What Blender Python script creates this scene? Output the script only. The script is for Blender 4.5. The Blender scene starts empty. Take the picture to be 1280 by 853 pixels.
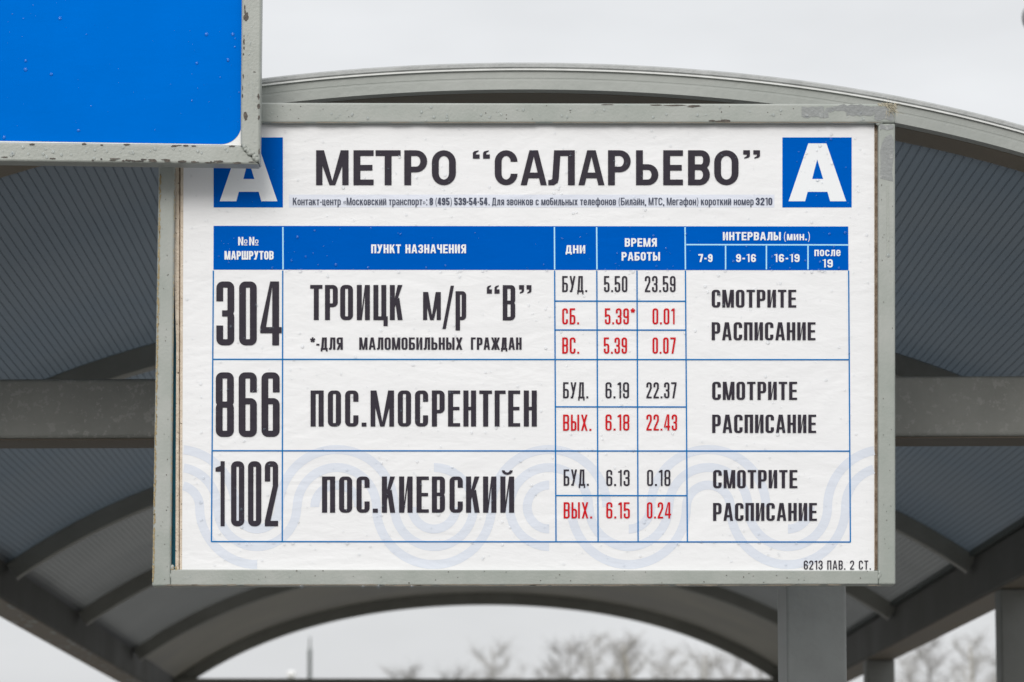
import bpy, math, random
from mathutils import Vector, Matrix
R_ = math.radians
random.seed(7)
scene = bpy.context.scene
col = scene.collection

# ------------------------------------------------------------------ camera
F = 4800.0                                   # focal length in photo pixels
TH = math.atan(665.5 / F)                    # pitch up
PS = math.atan(61 / F * math.cos(TH))        # slight yaw to the right of the shelter axis
CAM = Vector((0, 0, 1.6))
cam = bpy.data.cameras.new('camera'); camo = bpy.data.objects.new('camera', cam); col.objects.link(camo)
camo.location = CAM; camo.rotation_euler = (R_(90) + TH, 0, -PS)
cam.sensor_width = 36; cam.lens = F * 36 / 1280; cam.clip_start = 0.1; cam.clip_end = 5000
cam.dof.use_dof = True; cam.dof.focus_distance = 6.24; cam.dof.aperture_fstop = 11.0
scene.camera = camo
fw = Vector((math.sin(PS) * math.cos(TH), math.cos(PS) * math.cos(TH), math.sin(TH)))
rt = Vector((math.cos(PS), -math.sin(PS), 0)); up = rt.cross(fw)
def P(px, py, Y):
    """photo pixel -> world point on the vertical plane y = Y (used to measure positions)"""
    d = fw + rt * ((px - 640) / F) - up * ((py - 426.5) / F)
    return CAM + d * (Y / d.y)

# ------------------------------------------------------------------ world, sun, exposure
SUN_EL, SUN_AZ = R_(27), R_(192)             # azimuth from +Y clockwise; behind the camera
w = bpy.data.worlds.new('World'); scene.world = w; w.use_nodes = True
nt = w.node_tree; N = nt.nodes; L = nt.links; N.clear()
out = N.new('ShaderNodeOutputWorld'); bg = N.new('ShaderNodeBackground')
sky = N.new('ShaderNodeTexSky'); sky.sky_type = 'NISHITA'; sky.sun_disc = False
sky.sun_elevation = SUN_EL; sky.sun_rotation = SUN_AZ; sky.dust_density = 4
geo = N.new('ShaderNodeTexCoord')
sep = N.new('ShaderNodeSeparateXYZ'); L.new(geo.outputs['Generated'], sep.inputs[0])
mr = N.new('ShaderNodeMapRange'); mr.inputs[1].default_value = 0; mr.inputs[2].default_value = 1   # CIE overcast: zenith brighter than horizon
mr.inputs[3].default_value = 6.5; mr.inputs[4].default_value = 13.2
L.new(sep.outputs['Z'], mr.inputs[0])
nz = N.new('ShaderNodeTexNoise'); nz.inputs['Scale'].default_value = 9; nz.inputs['Detail'].default_value = 5; nz.inputs['Roughness'].default_value = .5
mp = N.new('ShaderNodeMapping'); mp.inputs['Scale'].default_value = (1, 1, 3); L.new(geo.outputs['Generated'], mp.inputs[0]); L.new(mp.outputs[0], nz.inputs['Vector'])
cr = N.new('ShaderNodeMapRange'); cr.inputs[1].default_value = .3; cr.inputs[2].default_value = .7; cr.inputs[3].default_value = .92; cr.inputs[4].default_value = 1.07
L.new(nz.outputs['Fac'], cr.inputs[0])
mul = N.new('ShaderNodeMath'); mul.operation = 'MULTIPLY'; L.new(mr.outputs[0], mul.inputs[0]); L.new(cr.outputs[0], mul.inputs[1])
tint = N.new('ShaderNodeVectorMath'); tint.operation = 'SCALE'; tint.inputs[0].default_value = (.985, 1.0, 1.02); L.new(mul.outputs[0], tint.inputs['Scale'])
mx = N.new('ShaderNodeMixRGB'); mx.inputs[0].default_value = .94; L.new(sky.outputs[0], mx.inputs[1]); L.new(tint.outputs[0], mx.inputs[2])
L.new(mx.outputs[0], bg.inputs[0]); bg.inputs[1].default_value = .1; L.new(bg.outputs[0], out.inputs[0])
sl = bpy.data.lights.new('sun', 'SUN'); sl.energy = 1.5; sl.angle = R_(25); sl.color = (1, .97, .93)
so = bpy.data.objects.new('sun', sl); col.objects.link(so)
sd = Vector((math.sin(SUN_AZ) * math.cos(SUN_EL), math.cos(SUN_AZ) * math.cos(SUN_EL), math.sin(SUN_EL)))
so.rotation_euler = sd.to_track_quat('Z', 'Y').to_euler()
vs = scene.view_settings; vs.view_transform = 'Standard'; vs.look = 'None'; vs.gamma = 1; vs.exposure = .1
scene.cycles.max_bounces = 8; scene.cycles.transparent_max_bounces = 12

# ------------------------------------------------------------------ materials
def rgb(r, g, b):
    f = lambda c: ((c / 255 + .055) / 1.055) ** 2.4 if c > 10 else c / 3294
    return (f(r), f(g), f(b), 1)
def mat(name, color, rough=.5, var=.0, vscale=8, color2=None, chips=None, chip_t=.66, chip_scale=18, bump=0, bscale=60, spec=.5, metal=0, coord='Object'):
    m = bpy.data.materials.new(name); m.use_nodes = True; t = m.node_tree; n = t.nodes; l = t.links
    b = n['Principled BSDF']; b.inputs['Roughness'].default_value = rough; b.inputs['Specular IOR Level'].default_value = spec; b.inputs['Metallic'].default_value = metal
    tc = n.new('ShaderNodeTexCoord'); last = None
    c = tuple(color) if len(color) == 4 else tuple(color) + (1,)
    if var or color2:
        a = n.new('ShaderNodeTexNoise'); a.inputs['Scale'].default_value = vscale; a.inputs['Detail'].default_value = 7; a.inputs['Roughness'].default_value = .62
        l.new(tc.outputs[coord], a.inputs['Vector'])
        r = n.new('ShaderNodeValToRGB'); l.new(a.outputs['Fac'], r.inputs[0])
        c2 = tuple(color2) if color2 else tuple(v * (1 - var) for v in c[:3])
        r.color_ramp.elements[0].position = .32; r.color_ramp.elements[1].position = .68
        r.color_ramp.elements[0].color = c2[:3] + (1,); r.color_ramp.elements[1].color = c
        last = r.outputs[0]
        rr = n.new('ShaderNodeMapRange'); rr.inputs[3].default_value = rough * .75; rr.inputs[4].default_value = min(1, rough * 1.3); l.new(a.outputs['Fac'], rr.inputs[0]); l.new(rr.outputs[0], b.inputs['Roughness'])
    if chips:
        a = n.new('ShaderNodeTexNoise'); a.inputs['Scale'].default_value = chip_scale; a.inputs['Detail'].default_value = 9; a.inputs['Roughness'].default_value = .7
        l.new(tc.outputs[coord], a.inputs['Vector'])
        r = n.new('ShaderNodeMapRange'); r.inputs[1].default_value = chip_t; r.inputs[2].default_value = chip_t + .02; l.new(a.outputs['Fac'], r.inputs[0])
        k = n.new('ShaderNodeMixRGB'); l.new(r.outputs[0], k.inputs[0])
        if last: l.new(last, k.inputs[1])
        else: k.inputs[1].default_value = c
        k.inputs[2].default_value = tuple(chips)[:3] + (1,); last = k.outputs[0]
    if last: l.new(last, b.inputs['Base Color'])
    else: b.inputs['Base Color'].default_value = c
    if bump:
        a = n.new('ShaderNodeTexNoise'); a.inputs['Scale'].default_value = bscale; a.inputs['Detail'].default_value = 5
        l.new(tc.outputs[coord], a.inputs['Vector'])
        q = n.new('ShaderNodeBump'); q.inputs['Strength'].default_value = bump; q.inputs['Distance'].default_value = .004
        l.new(a.outputs['Fac'], q.inputs['Height']); l.new(q.outputs[0], b.inputs['Normal'])
    return m
M = {}
M['frame'] = mat('grey_green_paint', (.37, .385, .36), .42, .16, 9, color2=(.27, .3, .27), chips=(.09, .075, .05), chip_t=.76, chip_scale=32, bump=.1, bscale=220)
M['frame_blue'] = mat('worn_grey_paint', (.37, .39, .36), .4, .16, 12, color2=(.29, .31, .28), chips=(.05, .045, .04), chip_t=.73, chip_scale=30, bump=.13, bscale=200)
M['fascia'] = mat('light_grey_fascia_paint', (.35, .365, .345), .4, .2, 3, color2=(.26, .28, .26), chips=(.1, .09, .07), chip_t=.74, chip_scale=14, bump=.15, bscale=90)
M['cap'] = mat('pale_cap_strip', (.40, .41, .405), .55, .2, 30, color2=(.3, .31, .305), bump=.5, bscale=120)
M['bright'] = mat('near_white_edge', (.7, .71, .69), .4, .2, 30)  # near-white colour of the thin lip above the fascia
M['endp'] = mat('beige_grey_end_sheet', (.42, .405, .35), .5, .3, 2, color2=(.3, .29, .26), bump=.1, bscale=20)
M['under'] = mat('dark_brown_underside', (.10, .08, .055), .6, .3, 4)  # dark brown for the strip along the cross beam's underside
M['beam'] = mat('mottled_grey_beam_paint', (.26, .265, .245), .5, .3, 5, color2=(.17, .175, .16), chips=(.26, .262, .245), chip_t=.56, chip_scale=70, bump=.3, bscale=60)
M['eave'] = mat('dark_eave_paint', (.07, .07, .062), .6, .3, 4, bump=.2, bscale=50)
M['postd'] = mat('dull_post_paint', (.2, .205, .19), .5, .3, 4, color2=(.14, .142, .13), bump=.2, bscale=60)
M['steel'] = mat('dirty_dark_grey_paint', (.27, .27, .245), .5, .3, 4, color2=(.19, .19, .17), chips=(.2, .19, .17), chip_t=.7, chip_scale=20, bump=.2, bscale=70)
M['steel_brown'] = mat('grimy_shaded_brown_grey_paint', (.21, .175, .13), .55, .3, 2.5, color2=(.15, .125, .095), bump=.2, bscale=60)  # brown grime, and the front arch rib's shade painted into the colour
M['post'] = mat('grey_post_paint', (.37, .385, .375), .42, .3, 5, color2=(.27, .28, .27), chips=(.3, .3, .28), chip_t=.69, chip_scale=25, bump=.25, bscale=80)
M['film'] = mat('white_vinyl_film', (.795, .80, .81), .38, .03, 3, color2=(.775, .78, .79))
M['film2'] = mat('white_backing', (.78, .78, .77), .4)
M['wave'] = mat('pale_blue_print', (.65, .69, .765, 1), .38)
M['hilite'] = mat('pale_lavender_print', (.665, .70, .79, 1), .38)
M['blue'] = mat('blue_print', (.0, .103, .50), .5, .06, 5, spec=.0)
M['bigblue'] = mat('bright_blue_film', (.0, .162, .68), .4, .1, 2.2, color2=(.0, .14, .59), spec=.0)
M['ink'] = mat('black_ink', (.028, .022, .035), .5, .25, 90, color2=(.018, .014, .024), spec=.2)
M['navy'] = mat('dark_navy_ink', (.02, .03, .07), .4)
M['red'] = mat('red_ink', (.58, .008, .015), .5, spec=.08)
M['line'] = mat('blue_line_ink', (.0, .165, .46), .5, spec=.0)
M['paleline'] = mat('pale_blue_line', (.35, .7, .9), .4)
M['white'] = mat('white_print', (.79, .81, .825), .38)
M['cream'] = mat('cream_board_edge', (.74, .65, .54), .8, .3, 60, color2=(.58, .48, .37), chips=(.08, .05, .03), chip_t=.62, chip_scale=220, bump=.6, bscale=250)
M['teal'] = mat('old_teal_board', (.005, .2, .3), .6, .3, 10)
M['rust'] = mat('brown_rust_seam', (.11, .065, .035), .85, .4, 80, color2=(.3, .24, .18), bump=.8, bscale=300)
M['tape'] = mat('grey_torn_primer', (.30, .315, .31), .7, .3, 25, color2=(.235, .245, .245), chips=(.36, .37, .36), chip_t=.6, chip_scale=60, bump=.4, bscale=200)
M['chip'] = mat('dark_bare_steel', (.06, .055, .052), .7, .3, 90, color2=(.13, .11, .09), bump=.6, bscale=300)
M['chiprust'] = mat('yellow_brown_rust', (.42, .36, .22), .8, .3, 90, color2=(.3, .22, .11), bump=.6, bscale=300)
M['straw'] = mat('dry_straw', (.52, .48, .37), .8, .3, 40)
M['bark'] = mat('pale_bark', (.5, .49, .47), .9, .4, 4, color2=(.3, .29, .28))
M['barkd'] = mat('grey_brown_bark', (.36, .35, .34), .9, .4, 4, color2=(.22, .21, .205))
M['barkt'] = mat('ochre_bark', (.5, .45, .34), .9, .4, 4, color2=(.32, .28, .2))
M['pole'] = mat('dark_green_pole', (.06, .075, .07), .6, .3, 3)
M['globe'] = mat('white_globe', (.85, .85, .85), .2)
M['lampgrey'] = mat('grey_lamp_housing', (.22, .225, .23), .4, .1, 5)
M['asphalt'] = mat('wet_asphalt', (.075, .075, .078), .55, .4, .8, color2=(.045, .045, .048), bump=.4, bscale=40)
M['paving'] = mat('concrete_paving', (.3, .29, .27), .7, .3, 1.5, bump=.3, bscale=30)
M['grass'] = mat('winter_grass', (.11, .10, .06), .95, .4, .5, color2=(.06, .07, .035), bump=.5, bscale=10)
M['kerb'] = mat('kerb_stone', (.32, .31, .3), .8, .3, 3)

# the film is crinkled: add wrinkle relief to printed-surface materials
def crinkle(m, s=.065):
    t = m.node_tree; n = t.nodes; l = t.links; b = n['Principled BSDF']
    tc = n.new('ShaderNodeTexCoord'); mpg = n.new('ShaderNodeMapping'); mpg.inputs['Scale'].default_value = (1, 1, 2.4)
    l.new(tc.outputs['Object'], mpg.inputs[0])
    a = n.new('ShaderNodeTexNoise'); a.inputs['Scale'].default_value = 34; a.inputs['Detail'].default_value = 6; a.inputs['Roughness'].default_value = .58; a.inputs['Distortion'].default_value = .6
    l.new(mpg.outputs[0], a.inputs['Vector'])
    q = n.new('ShaderNodeBump'); q.inputs['Strength'].default_value = s; q.inputs['Distance'].default_value = .01
    l.new(a.outputs['Fac'], q.inputs['Height'])
    a2 = n.new('ShaderNodeTexNoise'); a2.inputs['Scale'].default_value = 5.5; a2.inputs['Detail'].default_value = 2; a2.inputs['Distortion'].default_value = 1.2; l.new(mpg.outputs[0], a2.inputs['Vector'])
    q2 = n.new('ShaderNodeBump'); q2.inputs['Strength'].default_value = s * 1.3; q2.inputs['Distance'].default_value = .02; l.new(a2.outputs['Fac'], q2.inputs['Height']); l.new(q2.outputs[0], q.inputs['Normal'])
    l.new(q.outputs[0], b.inputs['Normal'])
for k in ('film', 'wave', 'blue', 'hilite'): crinkle(M[k])
crinkle(M['ink'], .06); crinkle(M['bigblue'], .03)

def drop_mat():
    m = bpy.data.materials.new('water'); m.use_nodes = True; t = m.node_tree; n = t.nodes; l = t.links; n.clear()
    o = n.new('ShaderNodeOutputMaterial'); g = n.new('ShaderNodeBsdfGlossy'); g.inputs['Roughness'].default_value = .12
    tr = n.new('ShaderNodeBsdfTransparent'); tr.inputs[0].default_value = (1, 1, 1, 1)
    f = n.new('ShaderNodeFresnel'); f.inputs[0].default_value = 1.36; mxx = n.new('ShaderNodeMixShader')
    l.new(f.outputs[0], mxx.inputs[0]); l.new(tr.outputs[0], mxx.inputs[1]); l.new(g.outputs[0], mxx.inputs[2]); df = n.new('ShaderNodeBsdfDiffuse'); df.inputs[0].default_value = (.55, .78, 1, 1); m2 = n.new('ShaderNodeMixShader'); m2.inputs[0].default_value = .045
    l.new(mxx.outputs[0], m2.inputs[1]); l.new(df.outputs[0], m2.inputs[2]); l.new(m2.outputs[0], o.inputs[0])
    return m
M['water'] = drop_mat()

def poly_mat(nm='smoky_polycarbonate', ca=(.064, .087, .108, 1), cb=(.096, .108, .116, 1)):
    """twin-wall polycarbonate seen from below: smoky translucent skin with darker inner walls"""
    m = bpy.data.materials.new(nm); m.use_nodes = True; t = m.node_tree; n = t.nodes; l = t.links; n.clear()
    o = n.new('ShaderNodeOutputMaterial'); tc = n.new('ShaderNodeTexCoord')
    sp = n.new('ShaderNodeSeparateXYZ'); l.new(tc.outputs['UV'], sp.inputs[0])
    fr = n.new('ShaderNodeMath'); fr.operation = 'FRACT'; l.new(sp.outputs[0], fr.inputs[0])
    d = n.new('ShaderNodeMath'); d.operation = 'SUBTRACT'; l.new(fr.outputs[0], d.inputs[0]); d.inputs[1].default_value = .5
    ab = n.new('ShaderNodeMath'); ab.operation = 'ABSOLUTE'; l.new(d.outputs[0], ab.inputs[0])
    st = n.new('ShaderNodeMapRange'); st.inputs[1].default_value = .33; st.inputs[2].default_value = .44; l.new(ab.outputs[0], st.inputs[0])
    nzz = n.new('ShaderNodeTexNoise'); nzz.inputs['Scale'].default_value = 2.2; nzz.inputs['Detail'].default_value = 6; l.new(tc.outputs['Object'], nzz.inputs['Vector'])
    c1 = n.new('ShaderNodeMixRGB'); c1.inputs[1].default_value = ca; c1.inputs[2].default_value = cb; l.new(nzz.outputs['Fac'], c1.inputs[0])
    c2 = n.new('ShaderNodeMixRGB'); c2.blend_type = 'MULTIPLY'; l.new(st.outputs[0], c2.inputs[0]); l.new(c1.outputs[0], c2.inputs[1]); c2.inputs[2].default_value = (.74, .75, .76, 1)
    tl = n.new('ShaderNodeBsdfTranslucent'); l.new(c2.outputs[0], tl.inputs[0])
    pb = n.new('ShaderNodeBsdfPrincipled'); pb.inputs['Base Color'].default_value = (.09, .10, .11, 1); pb.inputs['Roughness'].default_value = .35
    a = n.new('ShaderNodeMixShader'); a.inputs[0].default_value = .55; l.new(pb.outputs[0], a.inputs[1]); l.new(tl.outputs[0], a.inputs[2]); l.new(a.outputs[0], o.inputs[0])
    return m
M['poly'] = poly_mat()
M['poly2'] = poly_mat('neutral_grey_polycarbonate', (.10, .10, .094, 1), (.17, .166, .152, 1))  # paler, less blue sheets for the rear bays
def clear_mat():
    m = bpy.data.materials.new('clear_upper_skin'); m.use_nodes = True; t = m.node_tree; n = t.nodes; l = t.links; n.clear()
    o = n.new('ShaderNodeOutputMaterial'); tr = n.new('ShaderNodeBsdfTransparent'); tr.inputs[0].default_value = (.82, .85, .88, 1)
    g = n.new('ShaderNodeBsdfGlossy'); g.inputs['Roughness'].default_value = .1; f = n.new('ShaderNodeFresnel'); mm = n.new('ShaderNodeMixShader')
    l.new(f.outputs[0], mm.inputs[0]); l.new(tr.outputs[0], mm.inputs[1]); l.new(g.outputs[0], mm.inputs[2]); l.new(mm.outputs[0], o.inputs[0])
    return m
M['clear'] = clear_mat()

# ------------------------------------------------------------------ object helpers
def empty(name, loc, label, cat, group=None):
    o = bpy.data.objects.new(name, None); col.objects.link(o); o.location = loc; o.empty_display_size = .1
    o['label'] = label; o['category'] = cat
    if group: o['group'] = group
    return o
def obj(name, vs_, fs, m, root=None, bevel=0, smooth=False, label=None, uv=None, kind=None):
    off = root.location if root is not None else Vector((0, 0, 0))
    pr = root
    while pr is not None and pr.parent is not None:
        pr = pr.parent; off = off + pr.location
    me = bpy.data.meshes.new(name); me.from_pydata([tuple(Vector(v) - off) for v in vs_], [], fs)
    for x in (m if isinstance(m, (list, tuple)) else [m]): me.materials.append(x)
    if uv:
        ul = me.uv_layers.new(name='UVMap')
        for lp in me.loops: ul.data[lp.index].uv = uv[lp.vertex_index]
    if smooth:
        for p in me.polygons: p.use_smooth = True
    me.update()
    o = bpy.data.objects.new(name, me); col.objects.link(o)
    if root is not None: o.parent = root
    if bevel:
        b = o.modifiers.new('bevel', 'BEVEL'); b.width = bevel; b.segments = 3; b.limit_method = 'ANGLE'; b.angle_limit = R_(40)
    if label: o['label'] = label
    if kind: o['kind'] = kind
    return o
class MB:
    def __init__(s): s.v = []; s.f = []
    def add(s, vs_, fs):
        b = len(s.v); s.v += [tuple(v) for v in vs_]; s.f += [tuple(i + b for i in f) for f in fs]
    def prism(s, poly, y0, y1):
        """poly = list of (x,z) world, extruded y0 (front) -> y1"""
        n = len(poly)
        a = sum(poly[i][0] * poly[(i + 1) % n][1] - poly[(i + 1) % n][0] * poly[i][1] for i in range(n))
        if a < 0: poly = poly[::-1]
        vs_ = [(x, y0, z) for x, z in poly] + [(x, y1, z) for x, z in poly]
        fs = [tuple(range(n)), tuple(range(2 * n - 1, n - 1, -1))] + [((i + 1) % n, i, i + n, (i + 1) % n + n) for i in range(n)]
        s.add(vs_, fs)
    def box(s, a, b):
        x0, y0, z0 = a; x1, y1, z1 = b
        s.prism([(x0, z0), (x1, z0), (x1, z1), (x0, z1)], y0, y1)
    def tube(s, p0, p1, r0, r1, n=6, cap=True):
        p0 = Vector(p0); p1 = Vector(p1); d = (p1 - p0)
        if d.length < 1e-6: return
        d.normalize(); a = d.orthogonal().normalized(); c = d.cross(a)
        vs_ = [p0 + (a * math.cos(t) + c * math.sin(t)) * r0 for t in [2 * math.pi * i / n for i in range(n)]] + [p1 + (a * math.cos(t) + c * math.sin(t)) * r1 for t in [2 * math.pi * i / n for i in range(n)]]
        fs = [(i, (i + 1) % n, (i + 1) % n + n, i + n) for i in range(n)]
        if cap: fs += [tuple(range(n - 1, -1, -1)), tuple(range(n, 2 * n))]
        s.add(vs_, fs)
    def ball(s, c, rx, ry, rz, nu=10, nv=6):
        vs_ = []; fs = []
        for j in range(1, nv):
            for i in range(nu):
                t = math.pi * j / nv; q = 2 * math.pi * i / nu
                vs_.append((c[0] + rx * math.sin(t) * math.cos(q), c[1] + ry * math.sin(t) * math.sin(q), c[2] + rz * math.cos(t)))
        vs_ += [(c[0], c[1], c[2] + rz), (c[0], c[1], c[2] - rz)]
        T, B = len(vs_) - 2, len(vs_) - 1
        for j in range(nv - 2):
            for i in range(nu): fs.append((j * nu + i, (j + 1) * nu + i, (j + 1) * nu + (i + 1) % nu, j * nu + (i + 1) % nu))
        for i in range(nu):
            fs.append((T, i, (i + 1) % nu)); fs.append((B, (nv - 2) * nu + (i + 1) % nu, (nv - 2) * nu + i))
        s.add(vs_, fs)
    def build(s, name, m, root=None, **k): return obj(name, s.v, s.f, m, root, **k)
def pxprism(pts, Y, d):
    """photo-pixel outline measured on plane Y -> MB prism of depth d"""
    b = MB(); b.prism([(P(x, y, Y).x, P(x, y, Y).z) for x, y in pts], Y, Y + d); return b

# ================================================================== THE SETTING
g = MB()
gs = 700
gx = [-700 + 1400 * i / 20 for i in range(21)]
g.add([(x, y - 200, 0) for y in [1400 * i / 20 for i in range(21)] for x in gx], [(j * 21 + i, j * 21 + i + 1, (j + 1) * 21 + i + 1, (j + 1) * 21 + i) for j in range(20) for i in range(20)])
o = g.build('ground', M['grass']); o['kind'] = 'structure'
b = MB(); b.box((-40, -30, .0), (40, 40, .02)); b.f = b.f[:]; o = b.build('asphalt_yard', M['asphalt']); o['kind'] = 'structure'; o.location.z = .004
b = MB(); b.box((-2.6, 5.6, .03), (2.9, 19.2, .15)); o = b.build('shelter_platform', M['paving'], bevel=.01); o['kind'] = 'structure'
b = MB()
b.box((-2.75, 5.45, .03), (3.05, 5.6, .17)); b.box((-2.75, 19.2, .03), (3.05, 19.35, .17)); b.box((-2.75, 5.6, .03), (-2.6, 19.2, .17)); b.box((2.9, 5.6, .03), (3.05, 19.2, .17))
o = b.build('kerb', M['kerb'], bevel=.008); o['kind'] = 'structure'

# ================================================================== BUS SHELTER
YN = 6.27; BAY = YN * .3635; YE = YN + 5 * BAY
shelter = empty('bus_shelter', (P(640, 400, YN).x, YN, 0.15), 'long bus shelter with arched smoky plastic roof on grey steel frame behind the timetable', 'bus shelter')
XC = P(640, 400, YN).x
S0 = lambda dx: 980 - 1.8e-4 * dx * dx - 6e-11 * dx ** 4          # underside curve, photo pixels above the horizon at plane YN
NS = 120
curve = []
for i in range(NS + 1):
    dx = -1070 + 2140 * i / NS
    curve.append(P(640 + dx, 1092 - S0(dx) - (.006 * dx), YN))
curve = [(p.x, p.z) for p in curve]
def normals(c):
    out_ = []
    for i in range(len(c)):
        a = c[max(0, i - 1)]; b_ = c[min(len(c) - 1, i + 1)]; t = Vector((b_[0] - a[0], b_[1] - a[1])).normalized(); out_.append((-t.y, t.x))
    return out_
cn = normals(curve)
UPX = YN / F
def sweep(profile, name, m, root, **k):
    """profile: closed loop of (y, offset along outward normal in m) swept along the roof curve"""
    n = len(profile); vs_ = []; fs = []
    for (x, z), (nx, nzv) in zip(curve, cn):
        for y, off in profile: vs_.append((x + nx * off, y, z + nzv * off))
    for i in range(len(curve) - 1):
        for j in range(n):
            a = i * n + j; b_ = i * n + (j + 1) % n
            fs.append((a, b_, b_ + n, a + n))
    fs.append(tuple(range(n))); fs.append(tuple(range((len(curve) - 1) * n + n - 1, (len(curve) - 1) * n - 1, -1)))
    return obj(name, vs_, fs, m, root, **k)
# front fascia with fine grooves, its bright lip and the rounded cap strip on top
h = 25 * UPX
sweep([(YN, 0), (YN, h * .46), (YN + .0004, h * .50), (YN + .0004, h * .56), (YN, h * .60), (YN, h), (YN + .03, h), (YN + .03, 0)], 'roof_fascia', M['fascia'], shelter)
sweep([(YN - .005, h - .001), (YN - .005, h + .0018), (YN + .028, h + .0018), (YN + .028, h + .0002), (YN - .0004, h + .0002), (YN - .0004, h - .001)], 'fascia_lip', M['bright'], shelter)
sweep([(YN + .001, h + .0034), (YN - .002, h + .0052), (YN - .0015, h + .0105), (YN + .003, h + .0135), (YN + .012, h + .0155), (YN + .04, h + .0155), (YN + .04, h + .0034)], 'cap_strip', M['cap'], shelter, smooth=False)
sweep([(YN + .031, -.0005), (YN + .031, h - .002), (YN + .14, h - .002), (YN + .14, -.0005)], 'arch_rib', M['steel_brown'], shelter, label='front arch rib directly behind the pale fascia')  # shade on the arch underside is put into this darker brown
DZ = -.016
RIB = [0, 1, 2.12, 3.03, 4, 5]
for k in range(1, 6):
    y = YN + RIB[k] * BAY
    sweep([(y - .03, DZ - .052), (y - .03, DZ - .001), (y + .03, DZ - .001), (y + .03, DZ - .052)], 'arch_rib', M['steel'], shelter, bevel=.003)
# roof sheets: one fluted twin-wall panel per bay
def sheet(y0, y1, d0, d1, pm):
    # resample the curve at the flute pitch
    L_ = [0]
    for i in range(1, len(curve)): L_.append(L_[-1] + math.dist(curve[i], curve[i - 1]))
    def at(s):
        for i in range(1, len(curve)):
            if L_[i] >= s:
                t = (s - L_[i - 1]) / (L_[i] - L_[i - 1]); return [curve[i - 1][q] + (curve[i][q] - curve[i - 1][q]) * t for q in (0, 1)], cn[i]
        return curve[-1], cn[-1]
    pitch = .0152; nf = int(L_[-1] / pitch); prof = []
    for i in range(nf):
        for (t, dd) in ((0.0, .0012), (.10, 0), (.90, 0)):
            s = (i + t) * pitch; (p, nn) = at(s); prof.append((p[0], p[1], i + t, nn, dd))
    vs_ = []; uv = []; fs = []
    n = len(prof); mi = []
    for y, dz in ((y0, d0), (y1, d1)):
        for x, z, u, nn, dd in prof: vs_.append((x + nn[0] * (dd + dz), y, z + nn[1] * (dd + dz))); uv.append((u, y))
    for i in range(n - 1): fs.append((i, i + 1, i + 1 + n, i + n))
    nlow = len(fs)
    b0 = len(vs_)
    for y, dz in ((y0, d0), (y1, d1)):
        for (x, z), (nx, nzv) in zip(curve, cn): vs_.append((x + nx * (.016 + dz), y, z + nzv * (.016 + dz))); uv.append((.3, y))
    m_ = len(curve)
    for i in range(m_ - 1): fs.append((b0 + i, b0 + i + m_, b0 + i + 1 + m_, b0 + i + 1))
    o = obj('roof_panel', vs_, fs, [pm, M['clear']], shelter, uv=uv)
    for i, p in enumerate(o.data.polygons):
        if i >= nlow: p.material_index = 1
    return o
ys = [YN + .12] + [YN + RIB[k] * BAY for k in range(1, 5)] + [YE + .06]
for k in range(5): sheet(ys[k] + (.002 if k else 0), ys[k + 1] - .002, DZ if k else .003, DZ, M['poly'] if k < 2 else (M['poly2'] if k < 4 else M['endp']))
# eave beams
def Xn(px): return P(px, 396, YN).x
zl_t = P(579 - 1003, 1092 - 696, YN).z; zl_b = P(579 - 1003, 1092 - 601, YN).z
xli, xlo = P(579 - 1003, 440, YN).x, P(579 - 1081, 440, YN).x
xri, xro = P(579 + 1117, 440, YN).x, P(579 + 1200, 440, YN).x
for (xi, xo, lab) in ((xli, xlo, 'left eave beam with peeling underside'), (xri, xro, 'right eave beam with brownish underside')):
    b = MB(); b.box((min(xi, xo), YN - .05, zl_b), (max(xi, xo), YE + .1, zl_t)); e = b.build('eave_beam', M['eave'], shelter, bevel=.006, label=lab)
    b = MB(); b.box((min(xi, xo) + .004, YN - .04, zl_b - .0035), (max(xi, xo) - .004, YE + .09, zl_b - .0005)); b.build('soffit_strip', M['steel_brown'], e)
    # added dark strip painting the shadowed gap between beam and sheet
    b = MB(); s = 1 if xi < 0 else -1
    b.box((min(xi - s * .03, xi + s * .012), YN + .15, zl_t + .001), (max(xi - s * .03, xi + s * .012), YE - .05, zl_t + .022)); b.build('gap_shade_strip', M['pole'], shelter)
# peeled patches on the left soffit
b = MB(); rng = random.Random(3)
for i in range(60):
    y = rng.uniform(10.6, 16.5); x = xli - rng.choice([rng.uniform(.004, .02), rng.uniform(.0, .095)]); rr = rng.uniform(.004, .014)
    n = 7; pts = [(x + rr * rng.uniform(.5, 1.1) * math.cos(2 * math.pi * q / n), y + 4 * rr * rng.uniform(.5, 1.2) * math.sin(2 * math.pi * q / n)) for q in range(n)]
    b.add([(max(xlo + .005, min(xli - .004, px)), py, zl_b - .0045) for px, py in pts], [tuple(range(n))])
b.build('peeled_paint', M['fascia'], shelter, kind='stuff')
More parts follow.
